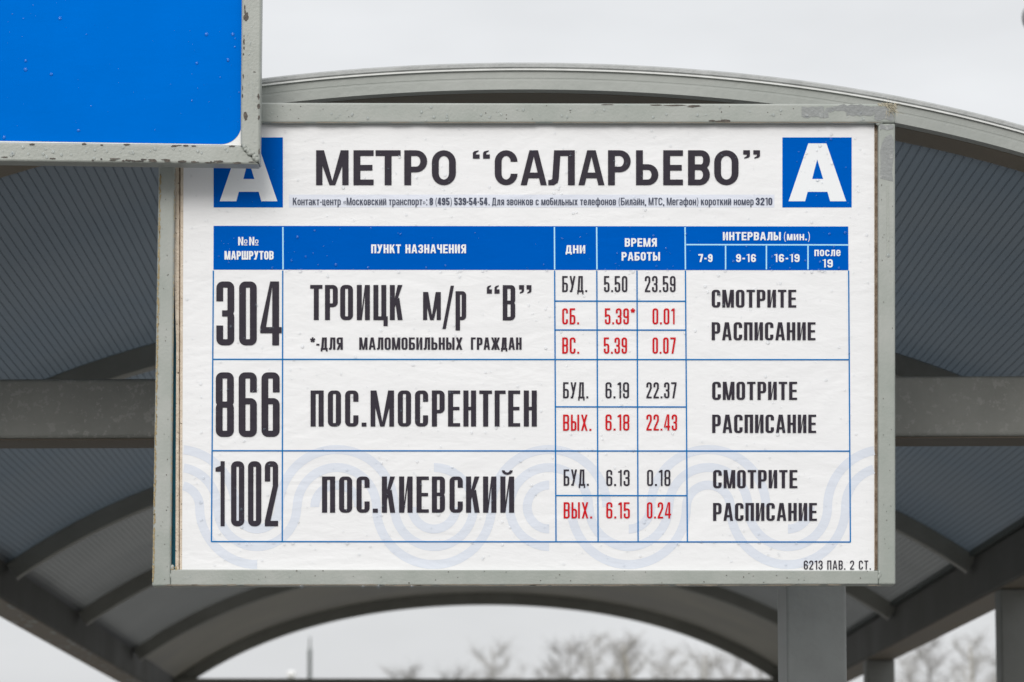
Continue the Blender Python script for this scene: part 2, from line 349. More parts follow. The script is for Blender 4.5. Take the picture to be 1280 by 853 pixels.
# far tie beam and front cross beam
zt = P(600, 849, YE).z
b = MB(); b.box((xli + .001, YE - .05, zt - .1), (xri - .001, YE + .05, zt)); b.build('tie_beam', M['steel'], shelter, bevel=.004)
YB = 6.95
b = MB()
for (x0, x1) in ((xli + .001, xri - .001),):
    zl0, zl1 = P(0, 474, YB).z, P(0, 548, YB).z; zr0, zr1 = P(1280, 470, YB).z, P(1280, 545, YB).z
    xa, xb = P(0, 474, YB).x, P(1280, 470, YB).x
    f = lambda x, za, zb: za + (zb - za) * (x - xa) / (xb - xa)
    b.prism([(x0, f(x0, zl0, zr0)), (x1, f(x1, zl0, zr0)), (x1, f(x1, zl1, zr1)), (x0, f(x0, zl1, zr1))], YB, YB + .15)
b.build('cross_beam', M['beam'], shelter, bevel=.006)
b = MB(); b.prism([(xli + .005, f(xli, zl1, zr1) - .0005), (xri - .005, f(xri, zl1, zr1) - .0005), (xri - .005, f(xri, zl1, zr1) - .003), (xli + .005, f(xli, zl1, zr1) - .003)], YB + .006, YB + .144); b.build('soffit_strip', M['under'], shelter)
# posts
def post(x0, x1, y, d, top, m, lab=None):
    b = MB(); b.box((x0, y, .15), (x1, y + d, top)); p = b.build('post', m, shelter, bevel=.005, label=lab)
    b = MB(); b.box((x0 - .05, y - .05, .1502), (x1 + .05, y + d + .05, .162)); b.build('base_plate', M['steel'], p)
pz = P(1020, 560, YB).z - .0
post(P(983.5, 800, YB).x, P(1058.5, 800, YB).x, YB + .004, .2, zl1 + .02, M['post'], 'pale grey post under the timetable board')
for y in (7.1, 10.55, 14.1, YE - .06):
    post(xri + .003, xro - .003, y, .12, zl_b - .004, M['postd'])
for y in (7.1, 10.55, YE - .06):
    post(xlo + .003, xli - .003, y, .12, zl_b - .004, M['postd'])

# ================================================================== LETTERING ENGINE
class Glyphs:
    """grotesque capitals built from quads and quarter rings, in photo pixels (y up from baseline)"""
    def __init__(s, Y, sv, sh, R): s.Y = Y; s.sv = sv; s.sh = sh; s.R = R; s.v = []; s.f = []; s.k = 0; s.ox = 0; s.oy = 0
    def poly(s, pts):
        b = len(s.v); Y = s.Y - .00001 * (s.k % 24); s.k += 1
        a = sum(pts[i][0] * pts[(i + 1) % len(pts)][1] - pts[(i + 1) % len(pts)][0] * pts[i][1] for i in range(len(pts)))
        if a < 0: pts = pts[::-1]
        for x, y in pts: s.v.append(tuple(P(s.ox + x, s.oy - y, Y)))
        s.f.append(tuple(range(b, b + len(pts))))
    def rect(s, x0, y0, x1, y1):
        if x1 - x0 > 1e-4 and y1 - y0 > 1e-4: s.poly([(x0, y0), (x1, y0), (x1, y1), (x0, y1)])
    def ring(s, cx, cy, Rx, Ry, rx, ry, a0, a1, n=6):
        b = len(s.v); Y = s.Y - .00001 * (s.k % 24); s.k += 1
        for i in range(n + 1):
            t = R_(a0 + (a1 - a0) * i / n); c, q = math.cos(t), math.sin(t)
            s.v.append(tuple(P(s.ox + cx + Rx * c, s.oy - (cy + Ry * q), Y))); s.v.append(tuple(P(s.ox + cx + rx * c, s.oy - (cy + ry * q), Y)))
        for i in range(n):
            q = b + 2 * i; s.f.append((q, q + 2, q + 3, q + 1))
    def rr(s, x0, y0, x1, y1, parts='T B L R tl tr bl br', R=None):
        R = min(R or s.R, (x1 - x0) / 2, (y1 - y0) / 2); p = parts.split(); sv, sh = s.sv, s.sh
        rx, ry = max(R - sv, .001), max(R - sh, .001)
        rx = max(rx, .12 * (x1 - x0 - 2 * sv)); ry = max(ry, .25 * rx)
        def cor(cx, cy, ax, ay, a0, hx, hy):
            # outer quarter ellipse; inner edge goes to the inside corner of the stems
            s_b = len(s.v); Y = s.Y - .00001 * (s.k % 24); s.k += 1; n = 6
            ix, iy = cx + hx * (R - sv), cy + hy * (R - sh)     # inner corner of the counter
            jx, jy = ix - hx * rx, iy - hy * ry
            for i in range(n + 1):
                t = R_(a0 + 90 * i / n); c, q = math.cos(t), math.sin(t)
                s.v.append(tuple(P(s.ox + cx + R * c, s.oy - (cy + R * q), Y)))
                s.v.append(tuple(P(s.ox + jx + rx * c, s.oy - (jy + ry * q), Y)))
            for i in range(n):
                q = s_b + 2 * i; s.f.append((q, q + 2, q + 3, q + 1))
            # fill wedges between the corner piece and the straight sides
            if jy != cy:
                lo, hi = sorted((jy, cy)); xa = cx + hx * R; xb = ix
                if (hy > 0 and jy < cy) or (hy < 0 and jy > cy): s.rect(min(xa, xb), lo, max(xa, xb), hi) if False else None
        # simple corners: outer arc to inner arc
        if 'tl' in p: cor(x0 + R, y1 - R, 0, 0, 90, -1, 1)
        if 'tr' in p: cor(x1 - R, y1 - R, 0, 0, 0, 1, 1)
        if 'bl' in p: cor(x0 + R, y0 + R, 0, 0, 180, -1, -1)
        if 'br' in p: cor(x1 - R, y0 + R, 0, 0, 270, 1, -1)
        if 'T' in p: s.rect(x0 + R - .01, y1 - sh, x1 - R + .01, y1)
        if 'B' in p: s.rect(x0 + R - .01, y0, x1 - R + .01, y0 + sh)
        if 'L' in p: s.rect(x0, y0 + R - .01, x0 + sv, y1 - R + .01)
        if 'R' in p: s.rect(x1 - sv, y0 + R - .01, x1, y1 - R + .01)
        return R
    def diag(s, xb0, xb1, yb, xt0, xt1, yt): s.poly([(xb0, yb), (xb1, yb), (xt1, yt), (xt0, yt)])
    def glyph(s, ch, X, w, base, h):
        s.ox = X; s.oy = base; sv, sh = s.sv, s.sh; R = min(s.R, w / 2); m = h * .5; t = h * .31
        sv = s.sv = min(sv, w * .45)
        rect, rr, D = s.rect, s.rr, s.diag
        if ch in 'ОO0о': rr(0, 0, w, h)
        elif ch in 'Сс': rr(0, 0, w, h, 'T B L tl tr bl br'); rect(w - sv, h - t, w, h - R); rect(w - sv, R, w, t)
        elif ch == 'е': rr(0, 0, w, h, 'T B L tl tr bl br'); rect(w - sv, m - sh * .4, w, h - R); rect(sv, m - sh * .4, w - sv, m + sh * .5); rect(w - sv, R * .8, w, t * .9)
        elif ch in '3З':
            rr(0, m - sh * .5, w, h, 'T R tl tr br'); rr(0, 0, w, m + sh * .5, 'B R bl tr br'); rect(w * .32, m - sh * .5, w - R, m + sh * .5)
            rect(0, h - t, sv, h - R); rect(0, R, sv, t)
        elif ch == '8': rr(0, m - sh * .5, w, h, R=R); rr(0, 0, w, m + sh * .5, R=R)
        elif ch == '6': rr(0, 0, w, h * .6); rr(0, 0, w, h, 'T tl tr'); rect(0, h * .6 - R, sv, h - R); rect(w - sv, h - t, w, h - R)
        elif ch == '9': rr(0, h * .4, w, h); rr(0, 0, w, h, 'B bl br'); rect(w - sv, R, w, h * .4 + R); rect(0, R, sv, t)
        elif ch == '5': rect(0, h - sh, w * .95, h); rect(0, h * .46, sv, h - sh); rr(0, 0, w, h * .62, 'R tr br B bl'); rect(sv, h * .62 - sh, w - R, h * .62); rect(0, R, sv, t)
        elif ch == '2': rr(0, 0, w, h, 'T tl tr'); rect(0, h - t, sv, h - R); rect(w - sv, h * .62, w, h - R); D(0, sv * 1.05, sh, w - sv, w, h * .62); rect(0, 0, w, sh)
        elif ch == '1': rect(w - sv, 0, w, h); s.poly([(0, h * .84), (w - sv, h * .84), (w - sv, h), (w * .55, h * .93), (0, h * .9)]) if w > sv * 1.25 else None
        elif ch == '4':
            xs = w * .88 - sv; rect(xs, 0, xs + sv, h); rect(0, h * .19, w, h * .19 + sh); s.poly([(0, h * .19 + sh), (sv * .85, h * .19 + sh), (xs + .02, h * .93), (xs + .02, h), (xs - sv * .3, h)])
        elif ch == '7': rect(0, h - sh, w, h); D(w * .22, w * .22 + sv, 0, w - sv, w, h - sh)
        elif ch in 'Аа': 
            c = w / 2; tw = sv * .62
            D(0, sv * .9, 0, c - tw, c + tw * .35, h); D(w - sv * .9, w, 0, c - tw * .35, c + tw, h); q = h * .2
            rect(sv * .9, q, w - sv * .9, q + sh)
        elif ch == 'Б': R = min(R, w / 2, h * .295); rect(0, 0, sv, h); rect(sv, h - sh, w * .96, h); rr(0, 0, w, h * .59, 'tr R br'); rect(sv, 0, w - R, sh); rect(sv, h * .59 - sh, w - R, h * .59)
        elif ch == 'В':
            R = min(R, w / 2, (m + sh * .6) / 2 - .01); 
            rect(0, 0, sv, h); rr(0, m - sh * .4, w, h, 'tr R br', R=min(R * .85, (h - m + sh * .4) / 2)); rr(0, 0, w, m + sh * .6, 'tr R br', R=R)
            for yy in (0, m - sh * .4, h - sh): rect(sv, yy, w - R, yy + sh)
            rect(w - R, h - sh, w - R * .85, h)
        elif ch == 'Г': rect(0, 0, sv, h); rect(sv, h - sh, w, h)
        elif ch == 'Д':
            i = w * .12; D(i * .6, i * .6 + sv, sh, i * 1.6, i * 1.6 + sv, h); rect(w - i - sv, sh, w - i, h); rect(i * 1.6 + sv, h - sh, w - i - sv, h); rect(0, 0, w, sh); rect(0, -h * .14, sv * .75, 0); rect(w - sv * .75, -h * .14, w, 0)
        elif ch == 'Е': rect(0, 0, sv, h); rect(sv, 0, w, sh); rect(sv, h - sh, w, h); rect(sv, m - sh * .5, w * .94, m + sh * .5)
        elif ch == 'Ж':
            c = w / 2; rect(c - sv / 2, 0, c + sv / 2, h); D(0, sv, 0, c - sv * .9, c - sv * .2, m); D(0, sv * .95, h, c - sv * .9, c - sv * .2, m); D(w - sv, w, 0, c + sv * .2, c + sv * .9, m); D(w - sv * .95, w, h, c + sv * .2, c + sv * .9, m)
        elif ch in 'ИЙи':
            rect(0, 0, sv, h); rect(w - sv, 0, w, h); s.poly([(sv, 0), (sv, h * .28), (w - sv, h), (w - sv, h * .72)])
            if ch == 'Й': s.ring(w / 2, h * 1.17, w * .4, h * .125, w * .18, h * .06, 180, 360)
        elif ch == 'К': rect(0, 0, sv, h); s.poly([(sv, h * .36), (sv, h * .62), (w - sv, h), (w * .98, h)]); s.poly([(sv * 1.05, h * .56), (sv * 1.0 + (w - 2 * sv) * .6 + sv * .55, h * .64), (w, 0), (w - sv, 0)])
        elif ch in 'Лл': rect(w - sv, 0, w, h); rect(w * .25, h - sh, w - sv, h); D(w * .15, w * .15 + sv * .95, sh * 1.1, w * .22, w * .22 + sv * .95, h); s.poly([(0, 0), (w * .08 + sv * .5, 0), (w * .14 + sv * .85, sh * .45), (w * .15 + sv * .95, sh * 1.12), (w * .15, sh * 1.12), (w * .1, sh * .95), (0, sh * .9)])
        elif ch in 'Мм': rect(0, 0, sv * .92, h); rect(w - sv * .92, 0, w, h); c = w / 2; q = sv * .42; s.poly([(sv * .1, h), (sv * 1.15, h), (c + q * .4, 0), (c - q, 0)]); s.poly([(w - sv * 1.15, h), (w - sv * .1, h), (c + q, 0), (c - q * .4, 0)])
        elif ch in 'Нн': rect(0, 0, sv, h); rect(w - sv, 0, w, h); rect(sv, m - sh * .5, w - sv, m + sh * .5)
        elif ch == 'N': rect(0, 0, sv, h); rect(w - sv, 0, w, h); s.poly([(sv, h), (sv, h * .66), (w - sv, 0), (w - sv, h * .34)])
        elif ch in 'Пп': rect(0, 0, sv, h); rect(w - sv, 0, w, h); rect(sv, h - sh, w - sv, h)
        elif ch == 'Р': R = min(R, w / 2, h * .315); rect(0, 0, sv, h); rr(0, h * .37, w, h, 'tr R br'); rect(sv, h - sh, w - R, h); rect(sv, h * .37, w - R, h * .37 + sh)
        elif ch == 'р': R = min(R, w / 2, h * .5); rect(0, -h * .36, sv, h); rr(0, 0, w, h, 'tr R br'); rect(sv, h - sh, w - R, h); rect(sv, 0, w - R, sh)
        elif ch == 'Т': rect(w / 2 - sv / 2, 0, w / 2 + sv / 2, h - sh); rect(0, h - sh, w, h)
        elif ch == 'У': D(w * .12, w * .12 + sv, 0, w - sv, w, h); D(w * .40, w * .40 + sv * .8, h * .28, 0, sv, h); rect(w * .02, 0, w * .2, sh)
        elif ch == 'Х': D(0, sv, 0, w - sv, w, h); D(w - sv, w, 0, 0, sv, h)
        elif ch == 'Ц': rect(0, 0, sv, h); rect(w * .9 - sv, 0, w * .9, h); rect(sv, 0, w * .9 - sv, sh); rect(w * .9, 0, w, sh); rect(w - sv * .85, -h * .17, w, 0)
        elif ch == 'Ч': rect(w - sv, 0, w, h); rr(0, h * .4, w, h * 1.2, 'bl'); rect(0, h * .4 + R, sv, h); rect(R, h * .4, w - sv, h * .4 + sh)
        elif ch == 'Ш': rect(0, 0, sv, h); rect(w / 2 - sv / 2, 0, w / 2 + sv / 2, h); rect(w - sv, 0, w, h); rect(sv, 0, w / 2 - sv / 2, sh); rect(w / 2 + sv / 2, 0, w - sv, sh)
        elif ch in 'ЬЫ':
            u = w if ch == 'Ь' else w * .66
            rect(0, 0, sv, h); rr(0, 0, u, h * .6, 'tr R br', R=min(R, u / 2)); q = min(R, u / 2, h * .3); rect(sv, 0, u - q, sh); rect(sv, h * .6 - sh, u - q, h * .6)
            if ch == 'Ы': rect(w - sv, 0, w, h)
        elif ch == 'Я': R = min(R, w / 2, h * .29); rect(w - sv, 0, w, h); rr(0, h * .42, w, h, 'tl L bl'); rect(R, h - sh, w - sv, h); rect(R, h * .42, w - sv, h * .42 + sh); D(0, sv, 0, w * .35, w * .35 + sv, h * .42)
        elif ch == '№':
            s.glyph('N', X, w * .56, base, h); z = s.sv, s.sh, s.R; s.sv = s.sh = sh * .6; s.R = w * .15; s.oy = base; s.ox = X + w * .64
            s.rr(0, h * .22, w * .36, h * .7); s.rect(0, 0, w * .36, h * .1); s.sv, s.sh, s.R = z
        elif ch == '.': rect(0, 0, w, max(min(sh * 1.15, w), w * .8))
        elif ch == '-': rect(0, h * .34, w, h * .34 + sh)
        elif ch == '/': D(0, sv * .75, -h * .26, w - sv * .75, w, h)
        elif ch == '*':
            for a in (90, 18, -54, 162, 234): 
                c, q = math.cos(R_(a)), math.sin(R_(a)); r = w * .52; k = w * .2; cx, cy = w / 2, h - w * .5
                s.poly([(cx - q * k * .6, cy + c * k * .6), (cx + q * k * .6, cy - c * k * .6), (cx + c * r + q * k, cy + q * r - c * k), (cx + c * r - q * k, cy + q * r + c * k)])
        elif ch in '“”':
            q = w * .40
            for x in (0, w - q):
                if ch == '“': rect(x, h * .76, x + q, h * .88); s.poly([(x, h * .88), (x + q * .45, h * .88), (x + q * .5, h * .93), (x + q * .85, h * .97), (x + q * .85, h * 1.0), (x + q * .2, h * .97), (x, h * .93)])
                else: rect(x, h * .88, x + q, h); s.poly([(x + q, h * .88), (x + q * .55, h * .88), (x + q * .5, h * .83), (x + q * .15, h * .79), (x + q * .15, h * .76), (x + q * .8, h * .79), (x + q, h * .83)])
        elif ch == '(': s.ring(w * 1.2, h * .42, w * 1.2, h * .66, w * 1.2 - sv * .9, h * .59, 110, 250, 10)
        elif ch == ')': s.ring(-w * .2, h * .42, w * 1.2, h * .66, w * 1.2 - sv * .9, h * .59, -70, 70, 10)
        s.sv = sv
WID = {'М': 1.35, 'м': 1.2, 'Ш': 1.5, 'Ы': 1.38, '.': .34, '-': .5, 'Ж': 1.55, 'Д': 1.12, 'А': 1.12, 'Т': .98, 'Е': .92, 'Г': .85, '1': .62, '№': 1.5, '(': .4, ')': .4, '*': .78, 'У': 1.04, 'Х': 1.08, 'К': 1.04, 'Л': 1.05, '4': 1.1, ' ': .5, 'Ц': 1.1, 'р': .95, 'л': 1.05}
def text(txt, x0, x1, yt, yb, sv, sh, R, m, Y, root, label, boxes=None, gap=.28, h_over=None):
    G = Glyphs(Y, sv, sh, R); h = yb - yt
    if boxes:
        for ch, b in zip(txt.replace(' ', ''), boxes):
            G.sv = sv; hh = b[2] if len(b) > 2 else h; G.glyph(ch, b[0], b[1] - b[0], yb, hh)
    else:
        tot = sum(WID.get(c, 1) for c in txt) + gap * (len(txt) - 1); u = (x1 - x0) / tot; x = x0
        for c in txt:
            ww = WID.get(c, 1) * u; G.sv = sv
            if c != ' ':
                G.glyph(c, x, ww, yb, (h * h_over[c]) if h_over and c in h_over else h)
            x += ww + gap * u
    o = obj('lettering', G.v, G.f, m, root); o['label'] = label
    return o

# ================================================================== TIMETABLE BOARD
YS = 6.20                    # front of the frame
YP = 6.212                   # face of the printed film
c0 = P(655, 733, YS)
board = empty('timetable_board', (c0.x, YS, c0.z), 'white bus timetable board headed МЕТРО “САЛАРЬЕВО” in a worn grey-green metal frame', 'timetable sign')
# frame bars: verticals run full height, horizontals butt between them
pxprism([(199.5, 128), (219.5, 128), (213.3, 712), (213.3, 732.5), (190, 733)], YS, .045).build('frame_bar', M['frame'], board, bevel=.003, label='left frame bar with yellowish rust along its outer edge')
pxprism([(1098, 154.5), (1119, 154.5), (1119.5, 731), (1098, 731)], YS, .045).build('frame_bar', M['frame'], board, bevel=.003, label='right frame bar with torn grey patch near its top')
pxprism([(220, 128), (1119.8, 130), (1119.3, 154), (220, 154)], YS - .001, .046).build('frame_bar', M['frame'], board, bevel=.0035, label='top frame bar with bare grey primer at its right end')
pxprism([(213.4, 712), (1097.9, 713.4), (1097.9, 730.5), (213.4, 732)], YS - .0005, .045).build('frame_bar', M['frame'], board, bevel=.0018, label='bottom frame bar with a dark grimy lower edge')
# back plate (old teal board), plywood layers, film
pxprism([(205, 145), (1108, 145), (1108, 720), (205, 720)], YP + .016, .006).build('back_board', M['teal'], board, label='old teal board showing in the gap at the left')
pxprism([(219, 150), (1098.5, 150), (1098.5, 712), (219.3, 712), (220.3, 430), (217.8, 345), (217.8, 200)], YP + .003, .006).build('ply_board', M['cream'], board)
pxprism([(1093.6, 152), (1097.8, 152), (1097.8, 713), (1093.8, 713)], YP + .002, .005).build('edge_seam', M['rust'], board, label='brown crumbling seam beside the right frame bar')
pxprism([(223.8, 152), (225.6, 152), (224.6, 713), (223.4, 713)], YP + .0026, .0003).build('edge_seam', M['rust'], board, label='dark dotted seam beside the left frame bar')
pxprism([(226.3, 150), (1093, 150), (1093, 713), (224.8, 713)], YP + .0006, .006).build('ply_board', M['cream'], board)
def fgrid():
    vs_ = []; fs = []; nx, ny = 90, 60
    for j in range(ny + 1):
        for i in range(nx + 1):
            y = 151 + (716 - 151) * j / ny; xl = 229.5 - 2 * j / ny; x = xl + (1092.8 - xl) * i / nx
            vs_.append(tuple(P(x, y, YP)))
    for j in range(ny):
        for i in range(nx): a = j * (nx + 1) + i; fs.append((a, a + nx + 1, a + nx + 2, a + 1))
    return vs_, fs
v_, f_ = fgrid(); film = obj('printed_film', v_, f_, M['film'], board)
ln = lambda k: YP - .0002 * k
def pq(pts, k, name, m, label=None, root=None):
    G = Glyphs(ln(k), 1, 1, 1); G.ox = G.oy = 0
    for poly in pts: G.poly([(x, -y) for x, y in poly])
    return obj(name, G.v, G.f, m, root or board, label=label)
# watermark ribbon
G = Glyphs(ln(1), 1, 1, 1); G.ox = G.oy = 0
rI, rM, rO = 27.5, 49.5, 72.0; hw = 5.6
K_, L_c, A_, B_, C_, D_, E_, F_, G_ = 222, 321.5, 421, 542.5, 686.5, 786, 885.5, 985, 1106.5
arcs = [(K_, rO, 84, 0), (K_, rM, 81, 0), (K_, rI, 75, 0),
        (L_c, rI, 180, 360), (L_c, rM, 180, 360), (L_c, rO, 180, 270),
        (A_, rO, 180, 0), (A_, rM, 180, 0), (A_, rI, 180, 0),
        (B_, rO, 180, 360), (B_, rM, 180, 450), (B_, rI, 180, 360),
        (C_, rO, 180, 0), (C_, rM, 270, 0), (C_, rI, 90, 270),
        (D_, rO, 180, 360), (D_, rM, 180, 360), (D_, rI, 270, 360),
        (E_, rO, 180, 0), (E_, rM, 180, 0), (E_, rI, 180, 0),
        (F_, rO, 180, 360), (F_, rM, 180, 360), (F_, rI, 270, 360),
        (G_, rO, 180, 101), (G_, rM, 180, 107)]
for cx, r, a0, a1 in arcs:
    if a0 > a1: a0, a1 = a1, a0
    G.k = 0; G.ring(cx, -634, r + hw, r + hw, r - hw, r - hw, a0, a1, 28)
obj('wave_print', G.v, G.f, M['wave'], board, label='pale blue wavy ribbon watermark along the bottom')
# pale strip, logo squares, header band
pq([[(361, 243.5), (968, 243.5), (968, 259.5), (361, 259.5)]], 1, 'contact_strip', M['hilite'])
for dx, lab in ((0, 'right blue square with white letter A'), (-711, 'left blue square with white letter A, half hidden by the blue sign')):
    sq = pq([[(978 + dx, 172), (1064.6 + dx, 172), (1064.6 + dx, 259.5), (978 + dx, 259.5)]], 2, 'logo_square', M['blue'], lab)
    A = [[(1010.4, 179.5), (1021.6, 179.5), (1021.5, 199.4), (1015.2, 224), (1009.6, 240), (1006.4, 251.8), (985.7, 251.8)],
         [(1021.6, 179.5), (1033, 179.5), (1057.7, 251.8), (1037.7, 251.8), (1034.3, 240), (1029, 224), (1021.5, 199.4)],
         [(1015.2, 224), (1029, 224), (1034.3, 240), (1009.6, 240)]]
    a = pq([[(x + dx, y) for x, y in p] for p in A], 3, 'letter_mark', M['white'], root=sq)
hb = pq([[(267, 282.5), (1060.3, 283.3), (1060.6, 338), (266.8, 337.3)]], 2, 'table_header', M['blue'])
def pline(xa, ya, xb, yb, wd, k, m, acc):
    dx, dy = xb - xa, yb - ya; q = math.hypot(dx, dy); nx, ny = -dy / q * wd / 2, dx / q * wd / 2
    acc.append([(xa + nx, ya + ny), (xb + nx, yb + ny), (xb - nx, yb - ny), (xa - nx, ya - ny)])
acc = []
for (x0, x1) in ((353.6, 353.8), (693, 693.3), (745.8, 746.2), (856.3, 856.8)): pline(x0, 284, x1, 337, 1.7, 3, None, acc)
for (x0, x1) in ((907, 907), (958, 958), (1010, 1010)): pline(x0, 307.2, x1, 337, 1.7, 3, None, acc)
for q in acc: pq([q], 3, 'header_line', M['paleline'])
acc = []; pline(857.8, 306, 1060.3, 306.4, 1.7, 3, None, acc); pq(acc, 3, 'header_line', M['paleline'])
# table rules (verticals one layer, horizontals the next)
acc = []
for (a, b_) in ((266.7, 264.3), (353.4, 352.8), (693.3, 695), (746, 747.6), (856.8, 859.2), (1060.8, 1063)): pline(a, 338.4, b_, 677.5, 1.6, 4, None, acc)
pline(796.2, 338.4, 797.6, 677.5, 1.6, 4, None, acc)
for q in acc: pq([q], 4, 'table_line', M['line'])
acc = []
for (y, xa, xb) in ((449.3, 266, 1061.8), (563.6, 265.2, 1062.5), (677.2, 264, 1063.4), (376.5, 693.5, 857), (412.6, 693.7, 857.2), (508.7, 694.2, 858), (619.6, 694.7, 858.8)): pline(xa, y, xb, y + (.5 if xb - xa > 300 else .2), 1.6, 5, None, acc)
for q in acc: pq([q], 5, 'table_line', M['line'])
YT = ln(6)
T = lambda *a, **k: text(*a, Y=YT, root=board, **k)
INK, RED, WHT = M['ink'], M['red'], M['white']
def tt(txt, x0, x1, yt, yb, sv, sh, R, m, label, **k): return text(txt, x0, x1, yt, yb, sv, sh, R, m, YT, board, label, **k)
tt('МЕТРО“САЛАРЬЕВО”', 0, 0, 188, 231.6, 8.6, 7.0, 15, INK, 'heading МЕТРО “САЛАРЬЕВО” in bold black capitals', boxes=[(395.1, 435.7), (441.8, 467), (469.4, 500.8), (505.3, 534), (539.8, 569.8), (591, 612.3), (618.4, 646.9), (650.8, 683.5), (685.3, 718.5), (723, 755.6), (760, 788.4), (795, 823), (829, 853.7), (860, 887.4), (892.7, 923.2), (929, 950)])
# column heads
tt('№№', 297.7, 323, 296.4, 307, 2.1, 1.8, 4, WHT, 'white №№ in the table header')
tt('МАРШРУТОВ', 280.6, 342, 314, 324.7, 2.2, 1.8, 3, WHT, 'white word МАРШРУТОВ in the table header', gap=.14)
tt('ПУНКТ НАЗНАЧЕНИЯ', 464, 582.5, 305.8, 316.8, 2.3, 1.9, 3.2, WHT, 'white words ПУНКТ НАЗНАЧЕНИЯ in the table header', gap=.2)
tt('ДНИ', 707, 731.5, 306.8, 317, 2.3, 1.9, 3, WHT, 'white word ДНИ in the table header', gap=.2)
tt('ВРЕМЯ', 781, 821, 298, 308.6, 2.3, 1.9, 3, WHT, 'white word ВРЕМЯ in the table header', gap=.2)
tt('РАБОТЫ', 777, 825, 315.4, 326, 2.3, 1.9, 3, WHT, 'white word РАБОТЫ in the table header', gap=.2)
tt('ИНТЕРВАЛЫ', 903.6, 976, 290.3, 300.6, 2.3, 1.9, 3, WHT, 'white word ИНТЕРВАЛЫ in the table header', gap=.2)
tt('(мин.)', 980, 1012.3, 290.3, 300.6, 1.9, 1.7, 2.6, WHT, 'white (мин.) in the table header', gap=.24, h_over={'м': .76, 'и': .76, 'н': .76})
tt('7-9', 873, 890.7, 317.8, 327.8, 2.2, 1.9, 3, WHT, 'white hours 7-9 in the table header')
tt('9-16', 920, 945, 317.8, 327.8, 2.2, 1.9, 3, WHT, 'white hours 9-16 in the table header')
tt('16-19', 967.7, 999.5, 317.8, 327.8, 2.2, 1.9, 3, WHT, 'white hours 16-19 in the table header')
tt('после', 1018, 1050.7, 312.4, 320.4, 1.9, 1.6, 2.6, WHT, 'white word после in the table header', gap=.22)
tt('19', 1028, 1041, 324.3, 334.6, 2.2, 1.9, 3, WHT, 'white hour 19 in the table header')
# route numbers
tt('304', 0, 0, 352, 431.8, 8.5, 7.6, 8, INK, 'big black route number 304', boxes=[(270.4, 292.8), (298.9, 320.9), (325.3, 352)])
tt('866', 0, 0, 465.6, 546.2, 8.5, 7.6, 8, INK, 'big black route number 866', boxes=[(269.7, 292.3), (298.3, 321), (326.8, 349.5)])
tt('1002', 0, 0, 576.7, 658, 6.7, 6.8, 7, INK, 'big black route number 1002', boxes=[(269.4, 280.8), (288.8, 305.3), (310, 326.6), (331, 347.6)])
# destinations
tt('ТРОИЦК', 0, 0, 356.4, 400.2, 6.2, 4.6, 6, INK, 'black destination ТРОИЦК', boxes=[(387.7, 403), (406.2, 422.2), (425.2, 441.2), (446, 462.3), (466.7, 484.6), (487.3, 503.3)])
tt('м/р', 0, 0, 357, 400.2, 5.6, 4.2, 5, INK, 'black letters м/р after ТРОИЦК', boxes=[(528.8, 551, 35), (553, 567.5, 43), (569.4, 582.7, 36)])
tt('“В”', 0, 0, 356.6, 400.6, 5.8, 4.4, 6, INK, 'black quoted letter “В”', boxes=[(608.5, 624.4), (628.4, 644), (648.8, 664.3)])
tt('*-ДЛЯ', 387.8, 428.5, 422, 437.3, 2.9, 2.2, 3, INK, 'small black note *-ДЛЯ', gap=.2)
tt('МАЛОМОБИЛЬНЫХ', 449, 578, 422, 437.3, 2.9, 2.2, 3, INK, 'small black word МАЛОМОБИЛЬНЫХ', gap=.2)
tt('ГРАЖДАН', 588.6, 652, 422, 437.3, 2.9, 2.2, 3, INK, 'small black word ГРАЖДАН', gap=.2)
tt('ПОС.МОСРЕНТГЕН', 0, 0, 488.3, 533.3, 6.4, 4.2, 6, INK, 'black destination ПОС.МОСРЕНТГЕН', boxes=[(388.2, 404.6), (409.8, 426.2), (431.3, 448), (452, 458), (463.2, 492.5), (497.2, 513.8), (518.7, 535.1), (539.8, 555.8), (560, 575.2), (579.2, 595.1), (599.1, 615), (618.3, 632), (635.2, 650.2), (654.7, 671)])
tt('ПОС.КИЕВСКИЙ', 0, 0, 595.8, 641, 6.4, 4.2, 6, INK, 'black destination ПОС.КИЕВСКИЙ', boxes=[(402.5, 418.9), (423.8, 440.2), (445.6, 462), (466, 472.3), (477.3, 494), (498.8, 515.7), (520.6, 536), (539.8, 556.2), (561.9, 578.5), (582.5, 599.6), (603.8, 620.5), (625.4, 642.7)])
